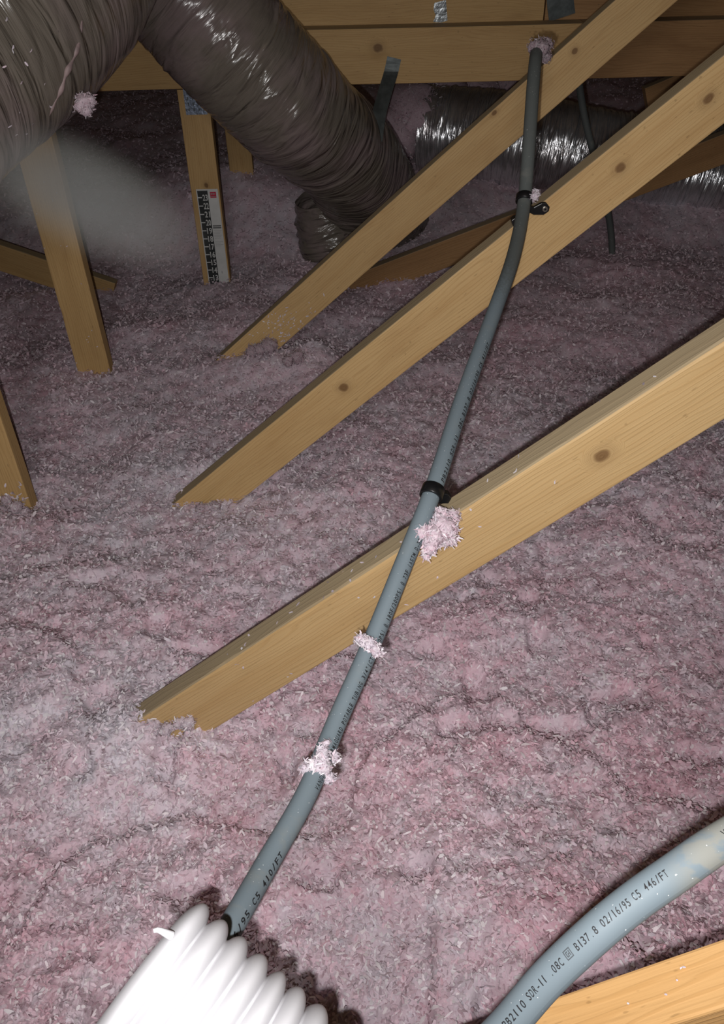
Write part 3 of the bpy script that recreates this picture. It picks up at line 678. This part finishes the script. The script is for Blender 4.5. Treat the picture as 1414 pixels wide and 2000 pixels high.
fluff('insulation_tuft', [((-0.0063, 0.6234, 0.3567), 0.0060), ((-0.0008, 0.6192, 0.3561), 0.0075), ((0.0047, 0.6157, 0.3548), 0.0075), ((0.0108, 0.6122, 0.3502), 0.0080), ((0.0135, 0.6129, 0.3445), 0.0060)], 420, 'narrow white tuft lying across the pipe below the pale board', 202, size=0.0070, pink=0.12, dim=1.00)
fluff('insulation_tuft', [((-0.0475, 0.4969, 0.3052), 0.0120), ((-0.0559, 0.4945, 0.3021), 0.0100), ((-0.0635, 0.4986, 0.2992), 0.0070), ((-0.0464, 0.5072, 0.3105), 0.0080), ((-0.0367, 0.5144, 0.2951), 0.0070), ((-0.0418, 0.4926, 0.2912), 0.0080), ((-0.0422, 0.5172, 0.3154), 0.0040)], 620, 'white tuft on the printed pipe, lowest of its tufts', 203, size=0.0085, pink=0.10, dim=1.00)
fluff('insulation_tuft', [((0.2975, 1.3671, 0.6126), 0.0080), ((0.3022, 1.3758, 0.6158), 0.0060)], 160, 'tiny white tuft behind the screw clamp on the pipe', 204, size=0.0080, pink=0.15, dim=1.00)
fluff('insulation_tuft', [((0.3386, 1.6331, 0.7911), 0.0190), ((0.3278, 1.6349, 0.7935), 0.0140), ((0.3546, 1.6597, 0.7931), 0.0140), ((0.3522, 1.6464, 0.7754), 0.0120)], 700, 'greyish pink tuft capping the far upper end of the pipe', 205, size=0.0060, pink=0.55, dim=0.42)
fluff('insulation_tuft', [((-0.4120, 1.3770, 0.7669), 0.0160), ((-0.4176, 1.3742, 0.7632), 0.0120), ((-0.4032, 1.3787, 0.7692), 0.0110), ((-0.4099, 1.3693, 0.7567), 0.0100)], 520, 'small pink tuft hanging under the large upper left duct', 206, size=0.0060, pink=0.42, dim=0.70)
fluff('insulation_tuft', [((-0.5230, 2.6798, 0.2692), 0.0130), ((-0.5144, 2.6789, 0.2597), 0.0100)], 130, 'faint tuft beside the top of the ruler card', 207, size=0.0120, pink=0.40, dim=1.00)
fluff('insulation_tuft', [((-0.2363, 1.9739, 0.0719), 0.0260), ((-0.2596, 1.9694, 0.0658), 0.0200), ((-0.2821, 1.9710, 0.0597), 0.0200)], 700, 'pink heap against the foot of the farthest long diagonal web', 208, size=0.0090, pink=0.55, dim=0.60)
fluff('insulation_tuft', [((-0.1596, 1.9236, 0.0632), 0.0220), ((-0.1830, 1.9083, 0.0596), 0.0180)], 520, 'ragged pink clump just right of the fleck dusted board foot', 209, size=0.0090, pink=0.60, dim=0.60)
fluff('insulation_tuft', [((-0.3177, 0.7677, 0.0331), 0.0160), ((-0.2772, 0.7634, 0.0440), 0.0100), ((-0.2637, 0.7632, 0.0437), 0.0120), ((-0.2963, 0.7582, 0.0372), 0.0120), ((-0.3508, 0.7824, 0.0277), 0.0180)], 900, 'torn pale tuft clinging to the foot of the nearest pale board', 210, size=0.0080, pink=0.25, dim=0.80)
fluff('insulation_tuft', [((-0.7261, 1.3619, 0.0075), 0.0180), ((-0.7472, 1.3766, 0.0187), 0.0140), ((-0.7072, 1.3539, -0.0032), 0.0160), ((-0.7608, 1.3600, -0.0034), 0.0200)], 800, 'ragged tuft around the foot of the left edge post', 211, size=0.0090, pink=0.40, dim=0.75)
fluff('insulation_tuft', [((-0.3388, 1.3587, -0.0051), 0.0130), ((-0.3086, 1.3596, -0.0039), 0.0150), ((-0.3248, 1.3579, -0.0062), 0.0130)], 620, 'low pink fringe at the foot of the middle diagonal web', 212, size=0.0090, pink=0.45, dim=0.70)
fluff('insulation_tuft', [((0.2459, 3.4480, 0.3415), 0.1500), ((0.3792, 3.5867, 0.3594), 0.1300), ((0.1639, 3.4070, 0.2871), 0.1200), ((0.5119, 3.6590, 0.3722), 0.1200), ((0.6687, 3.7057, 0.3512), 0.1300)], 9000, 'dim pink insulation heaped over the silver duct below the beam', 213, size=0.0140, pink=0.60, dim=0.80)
flecks('insulation_flecks', np.array([(-0.0839, 1.9900, 0.2034), (-0.1699, 1.9900, 0.1390), (-0.2152, 1.9900, 0.1282), (-0.1802, 1.9900, 0.1319), (-0.2052, 1.9900, 0.1434), (-0.2454, 1.9900, 0.1350), (-0.1674, 1.9900, 0.1277), (-0.1432, 1.9900, 0.1257), (-0.1635, 1.9900, 0.1367), (-0.2035, 1.9900, 0.1017), (-0.2080, 1.9900, 0.0856), (-0.2371, 1.9900, 0.1314), (-0.1898, 1.9900, 0.0968), (-0.1803, 1.9900, 0.0954), (-0.2123, 1.9900, 0.1575), (-0.1912, 1.9900, 0.1219), (-0.2006, 1.9900, 0.1520), (-0.2015, 1.9900, 0.1472), (-0.2444, 1.9900, 0.0952), (-0.1743, 1.9900, 0.1406), (-0.1089, 1.9900, 0.1586), (-0.1719, 1.9900, 0.1554), (-0.1732, 1.9900, 0.1416), (-0.2312, 1.9900, 0.1486), (-0.1196, 1.9900, 0.1679), (-0.2222, 1.9900, 0.1320), (-0.1827, 1.9900, 0.0999), (-0.1962, 1.9900, 0.0778), (-0.1544, 1.9900, 0.1116), (-0.2097, 1.9900, 0.1104), (-0.2075, 1.9900, 0.0921), (-0.2337, 1.9900, 0.1166), (-0.1998, 1.9900, 0.1015), (-0.2254, 1.9900, 0.1025), (-0.3138, 1.9900, 0.0824), (-0.1352, 1.9900, 0.1630), (-0.1922, 1.9900, 0.0978), (-0.1537, 1.9900, 0.1137), (-0.1204, 1.9900, 0.1550), (-0.2002, 1.9900, 0.1482), (-0.2070, 1.9900, 0.1361), (-0.1661, 1.9900, 0.1435), (-0.2418, 1.9900, 0.1048), (-0.2177, 1.9900, 0.1608), (-0.2628, 1.9900, 0.1038), (-0.1491, 1.9900, 0.1186), (-0.1759, 1.9900, 0.1157), (-0.1816, 1.9900, 0.1718), (-0.2164, 1.9900, 0.1169), (-0.2313, 1.9900, 0.1376), (-0.2336, 1.9900, 0.1327), (-0.1481, 1.9900, 0.1329), (-0.2028, 1.9900, 0.0921), (-0.2178, 1.9900, 0.1162), (-0.2021, 1.9900, 0.0926), (-0.1930, 1.9900, 0.1333), (-0.1861, 1.9900, 0.0944), (-0.2239, 1.9900, 0.1078), (-0.2298, 1.9900, 0.0846), (-0.2227, 1.9900, 0.1538), (-0.1879, 1.9900, 0.0840), (-0.1859, 1.9900, 0.0983), (-0.1820, 1.9900, 0.1293), (-0.2776, 1.9900, 0.0960), (-0.2849, 1.9900, 0.0999), (-0.1965, 1.9900, 0.0809), (-0.1939, 1.9900, 0.1484), (-0.1729, 1.9900, 0.1389), (-0.2020, 1.9900, 0.1189), (-0.1990, 1.9900, 0.1268), (-0.2347, 1.9900, 0.1278), (-0.2577, 1.9900, 0.0828), (-0.1237, 1.9900, 0.1844), (-0.1849, 1.9900, 0.1243), (-0.2480, 1.9900, 0.1032), (-0.2059, 1.9900, 0.1256), (-0.1840, 1.9900, 0.1619), (-0.1952, 1.9900, 0.1396), (-0.2022, 1.9900, 0.1160), (-0.1663, 1.9900, 0.1208), (-0.1549, 1.9900, 0.1136), (-0.1581, 1.9900, 0.1594), (-0.1884, 1.9900, 0.1520), (-0.2318, 1.9900, 0.1016), (-0.1935, 1.9900, 0.0910), (-0.1620, 1.9900, 0.1228), (-0.1797, 1.9900, 0.1321), (-0.2032, 1.9900, 0.1236), (-0.2031, 1.9900, 0.0777), (-0.1299, 1.9900, 0.1463)]), np.array([(0.0000, -1.0000, 0.0000)] * 90, dtype=float), 0.0060, 'white flecks peppering the foot of the farthest long diagonal web', 301)
flecks('insulation_flecks', np.array([(-0.0892, 0.7940, 0.2478), (-0.0011, 0.7934, 0.3198), (-0.0146, 0.7905, 0.3087), (-0.1709, 0.7790, 0.1811), (0.0658, 0.7733, 0.3745), (-0.0279, 0.8012, 0.2979), (-0.1702, 0.7746, 0.1816), (-0.1182, 0.7836, 0.2241), (-0.0989, 0.7867, 0.2398), (0.0499, 0.7768, 0.3614), (0.0505, 0.7745, 0.3619), (0.0487, 0.7837, 0.3605), (-0.0167, 0.7731, 0.3070), (-0.1034, 0.7947, 0.2362), (-0.0473, 0.7988, 0.2820), (-0.1944, 0.7858, 0.1618), (-0.0518, 0.7739, 0.2783), (0.0169, 0.7863, 0.3345), (-0.1657, 0.7801, 0.1853), (-0.0403, 0.7745, 0.2877), (-0.1662, 0.7827, 0.1849), (-0.1618, 0.7964, 0.1884), (0.2743, 0.8019, 0.5448), (0.3121, 0.7824, 0.5757), (0.1808, 0.7769, 0.4684), (0.1524, 0.7923, 0.4452), (0.3226, 0.7825, 0.5842), (0.1878, 0.7987, 0.4741), (0.4018, 0.7757, 0.6490), (0.0927, 0.7973, 0.3964)]), np.array([(-0.6327, 0.0000, 0.7744)] * 30, dtype=float), 0.0060, 'white flecks along the top edge of the pale nearest web', 302)
flecks('insulation_flecks', np.array([(0.0127, 0.7700, 0.2814), (0.0940, 0.7700, 0.3127), (-0.1576, 0.7700, 0.0861), (0.2271, 0.7700, 0.4575), (-0.0073, 0.7700, 0.2811), (0.0441, 0.7700, 0.3301), (0.0554, 0.7700, 0.2661), (0.0382, 0.7700, 0.2602), (-0.1108, 0.7700, 0.1325), (-0.1712, 0.7700, 0.1533), (0.1107, 0.7700, 0.3744), (-0.1797, 0.7700, 0.1596), (0.1302, 0.7700, 0.4198), (-0.1647, 0.7700, 0.0820), (0.1430, 0.7700, 0.3936), (-0.1056, 0.7700, 0.1386)]), np.array([(0.0000, -1.0000, 0.0000)] * 16, dtype=float), 0.0050, 'scattered flecks on the broad face of the pale nearest web', 303)
flecks('insulation_flecks', np.array([(-0.7045, 1.3790, 0.0204), (-0.7216, 1.3790, 0.0246), (-0.7599, 1.3790, 0.0015), (-0.7255, 1.3790, -0.0065), (-0.7468, 1.3790, -0.0051), (-0.7469, 1.3790, 0.0018), (-0.7578, 1.3790, -0.0219), (-0.7289, 1.3790, 0.0321), (-0.7494, 1.3790, 0.0047), (-0.7380, 1.3790, -0.0246), (-0.7446, 1.3790, -0.0109), (-0.7225, 1.3790, -0.0168), (-0.7451, 1.3790, 0.0139), (-0.7634, 1.3790, -0.0041), (-0.7699, 1.3790, -0.0257), (-0.7221, 1.3790, -0.0432), (-0.7320, 1.3790, -0.0031), (-0.7435, 1.3790, 0.0282), (-0.7544, 1.3790, -0.0036), (-0.7327, 1.3790, 0.0336), (-0.7508, 1.3790, -0.0118), (-0.7122, 1.3790, 0.0143), (-0.7269, 1.3790, 0.0117), (-0.7121, 1.3790, 0.0478), (-0.7212, 1.3790, 0.0138), (-0.7381, 1.3790, 0.0038), (-0.7295, 1.3790, 0.0357), (-0.7195, 1.3790, -0.0063), (-0.7595, 1.3790, 0.0026), (-0.7077, 1.3790, 0.0540), (-0.7440, 1.3790, 0.0312), (-0.7573, 1.3790, 0.0202), (-0.7342, 1.3790, -0.0134), (-0.7156, 1.3790, 0.0311), (-0.7514, 1.3790, -0.0163), (-0.7471, 1.3790, -0.0200), (-0.7595, 1.3790, 0.0233), (-0.7278, 1.3790, -0.0037), (-0.7109, 1.3790, 0.0196), (-0.7293, 1.3790, -0.0341), (-0.7250, 1.3790, 0.0205), (-0.7072, 1.3790, 0.0172), (-0.7110, 1.3790, -0.0061), (-0.7331, 1.3790, 0.0241), (-0.7392, 1.3790, 0.0542), (-0.7186, 1.3790, -0.0139), (-0.7074, 1.3790, 0.0578), (-0.7135, 1.3790, 0.0181), (-0.7323, 1.3790, 0.0220), (-0.7142, 1.3790, 0.0059), (-0.7645, 1.3790, -0.0221)]), np.array([(0.0000, -1.0000, 0.0000)] * 51, dtype=float), 0.0080, 'white flecks stuck on the face of the left edge post', 304)
flecks('insulation_flecks', np.array([(0.2065, 0.2410, 0.4328), (0.2009, 0.2350, 0.4283), (0.1930, 0.2290, 0.4218), (0.1718, 0.2310, 0.4044), (0.2049, 0.2410, 0.4316), (0.1263, 0.2450, 0.3673)]), np.array([(-0.6330, 0.0000, 0.7740)] * 6, dtype=float), 0.0022, 'tiny specks on the bright close-up board edge', 305)
flecks('insulation_flecks', np.array([(-0.7184, 1.9900, 0.0966), (-0.7044, 1.9900, 0.4719), (-0.7078, 1.9900, 0.5275), (-0.7287, 1.9900, 0.4969), (-0.6951, 1.9900, 0.0757), (-0.7611, 1.9900, 0.0298), (-0.6992, 1.9900, 0.1221), (-0.7110, 1.9900, 0.3448), (-0.7669, 1.9900, 0.3414), (-0.7186, 1.9900, 0.4548), (-0.7158, 1.9900, 0.0895), (-0.6977, 1.9900, 0.2490), (-0.7644, 1.9900, 0.4244), (-0.7109, 1.9900, 0.1054), (-0.7257, 1.9900, 0.3462)]), np.array([(0.0000, -1.0000, 0.0000)] * 15, dtype=float), 0.0040, 'pale specks on the dusty upright post', 306)
flecks('insulation_flecks', np.array([(-0.4915, 1.3516, 0.8810), (-0.4911, 1.3486, 0.8464), (-0.4821, 1.3615, 0.8230), (-0.4739, 1.3709, 0.8391), (-0.4928, 1.3521, 0.8000), (-0.4708, 1.3913, 0.7917), (-0.5052, 1.3480, 0.7604), (-0.5180, 1.3291, 0.7451), (-0.5168, 1.4301, 0.7006), (-0.4913, 1.3450, 0.8416), (-0.5025, 1.3837, 0.7370), (-0.5125, 1.3753, 0.7256), (-0.4556, 1.4281, 0.7831), (-0.3822, 1.5362, 0.8670), (-0.3901, 1.5320, 0.8443), (-0.3671, 1.5711, 0.8764), (-0.4775, 1.4112, 0.7571), (-0.5193, 1.3496, 0.7284), (-0.4680, 1.4907, 0.7343), (-0.5035, 1.3296, 0.8242), (-0.4417, 1.4158, 0.8585), (-0.4222, 1.4640, 0.8279)]), np.array([(0.7567, -0.6303, 0.1736), (0.8092, -0.5871, 0.0240), (0.8287, -0.5485, -0.1111), (0.8249, -0.5624, -0.0567), (0.8543, -0.4879, -0.1790), (0.8268, -0.4714, -0.3069), (0.8781, -0.3601, -0.3150), (0.8767, -0.3396, -0.3407), (0.6811, -0.1471, -0.7173), (0.8117, -0.5840, 0.0063), (0.8123, -0.3073, -0.4957), (0.8225, -0.2530, -0.5094), (0.8273, -0.3931, -0.4013), (0.9123, -0.3531, -0.2072), (0.8974, -0.3237, -0.2998), (0.9238, -0.3083, -0.2268), (0.7928, -0.3696, -0.4847), (0.8551, -0.2688, -0.4433), (0.7093, -0.1511, -0.6886), (0.8518, -0.5235, -0.0165), (0.8434, -0.5348, -0.0508), (0.8864, -0.3866, -0.2548)]), 0.0055, 'white specks dotted over the large upper left duct', 307)
# drifting dust lit by the flash
bm = bmesh.new(); bmesh.ops.create_icosphere(bm, subdivisions=4, radius=1.0)
hz = link('dust_haze', bm_mesh('dust_haze', bm, True), None)
hz.matrix_world = Matrix.Translation((-0.3320, 1.0395, 0.7178)) @ Matrix.Rotation(math.radians(28), 4, 'Y') @ Matrix.Diagonal((0.175, 0.11, 0.075, 1))
hm = bpy.data.materials.new('drifting_dust'); hm.use_nodes = True; nt = hm.node_tree; nt.nodes.clear(); k = NB(nt)
ho = k.n('ShaderNodeOutputMaterial'); hv = k.n('ShaderNodeVolumeScatter'); nt.links.new(hv.outputs[0], ho.inputs['Volume'])
co = k.n('ShaderNodeTexCoord').outputs['Object']
ln = k.n('ShaderNodeVectorMath', operation='LENGTH'); k.put(ln.inputs[0], co)
fall = k.m('SUBTRACT', 1.0, k.ramp(ln.outputs['Value'], 0.15, 0.98))
k.put(hv.inputs['Density'], k.m('MULTIPLY', k.m('MULTIPLY', fall, k.m('ADD', 0.55, k.m('MULTIPLY', k.noise(co, 1.6, 2.0), 0.9))), 8.5))
hv.inputs['Color'].default_value = (0.95, 0.94, 0.85, 1)
hz.data.materials.append(hm)
tag(hz, 'pale cloud of drifting dust around the post under the duct', 'dust cloud', kind='stuff')
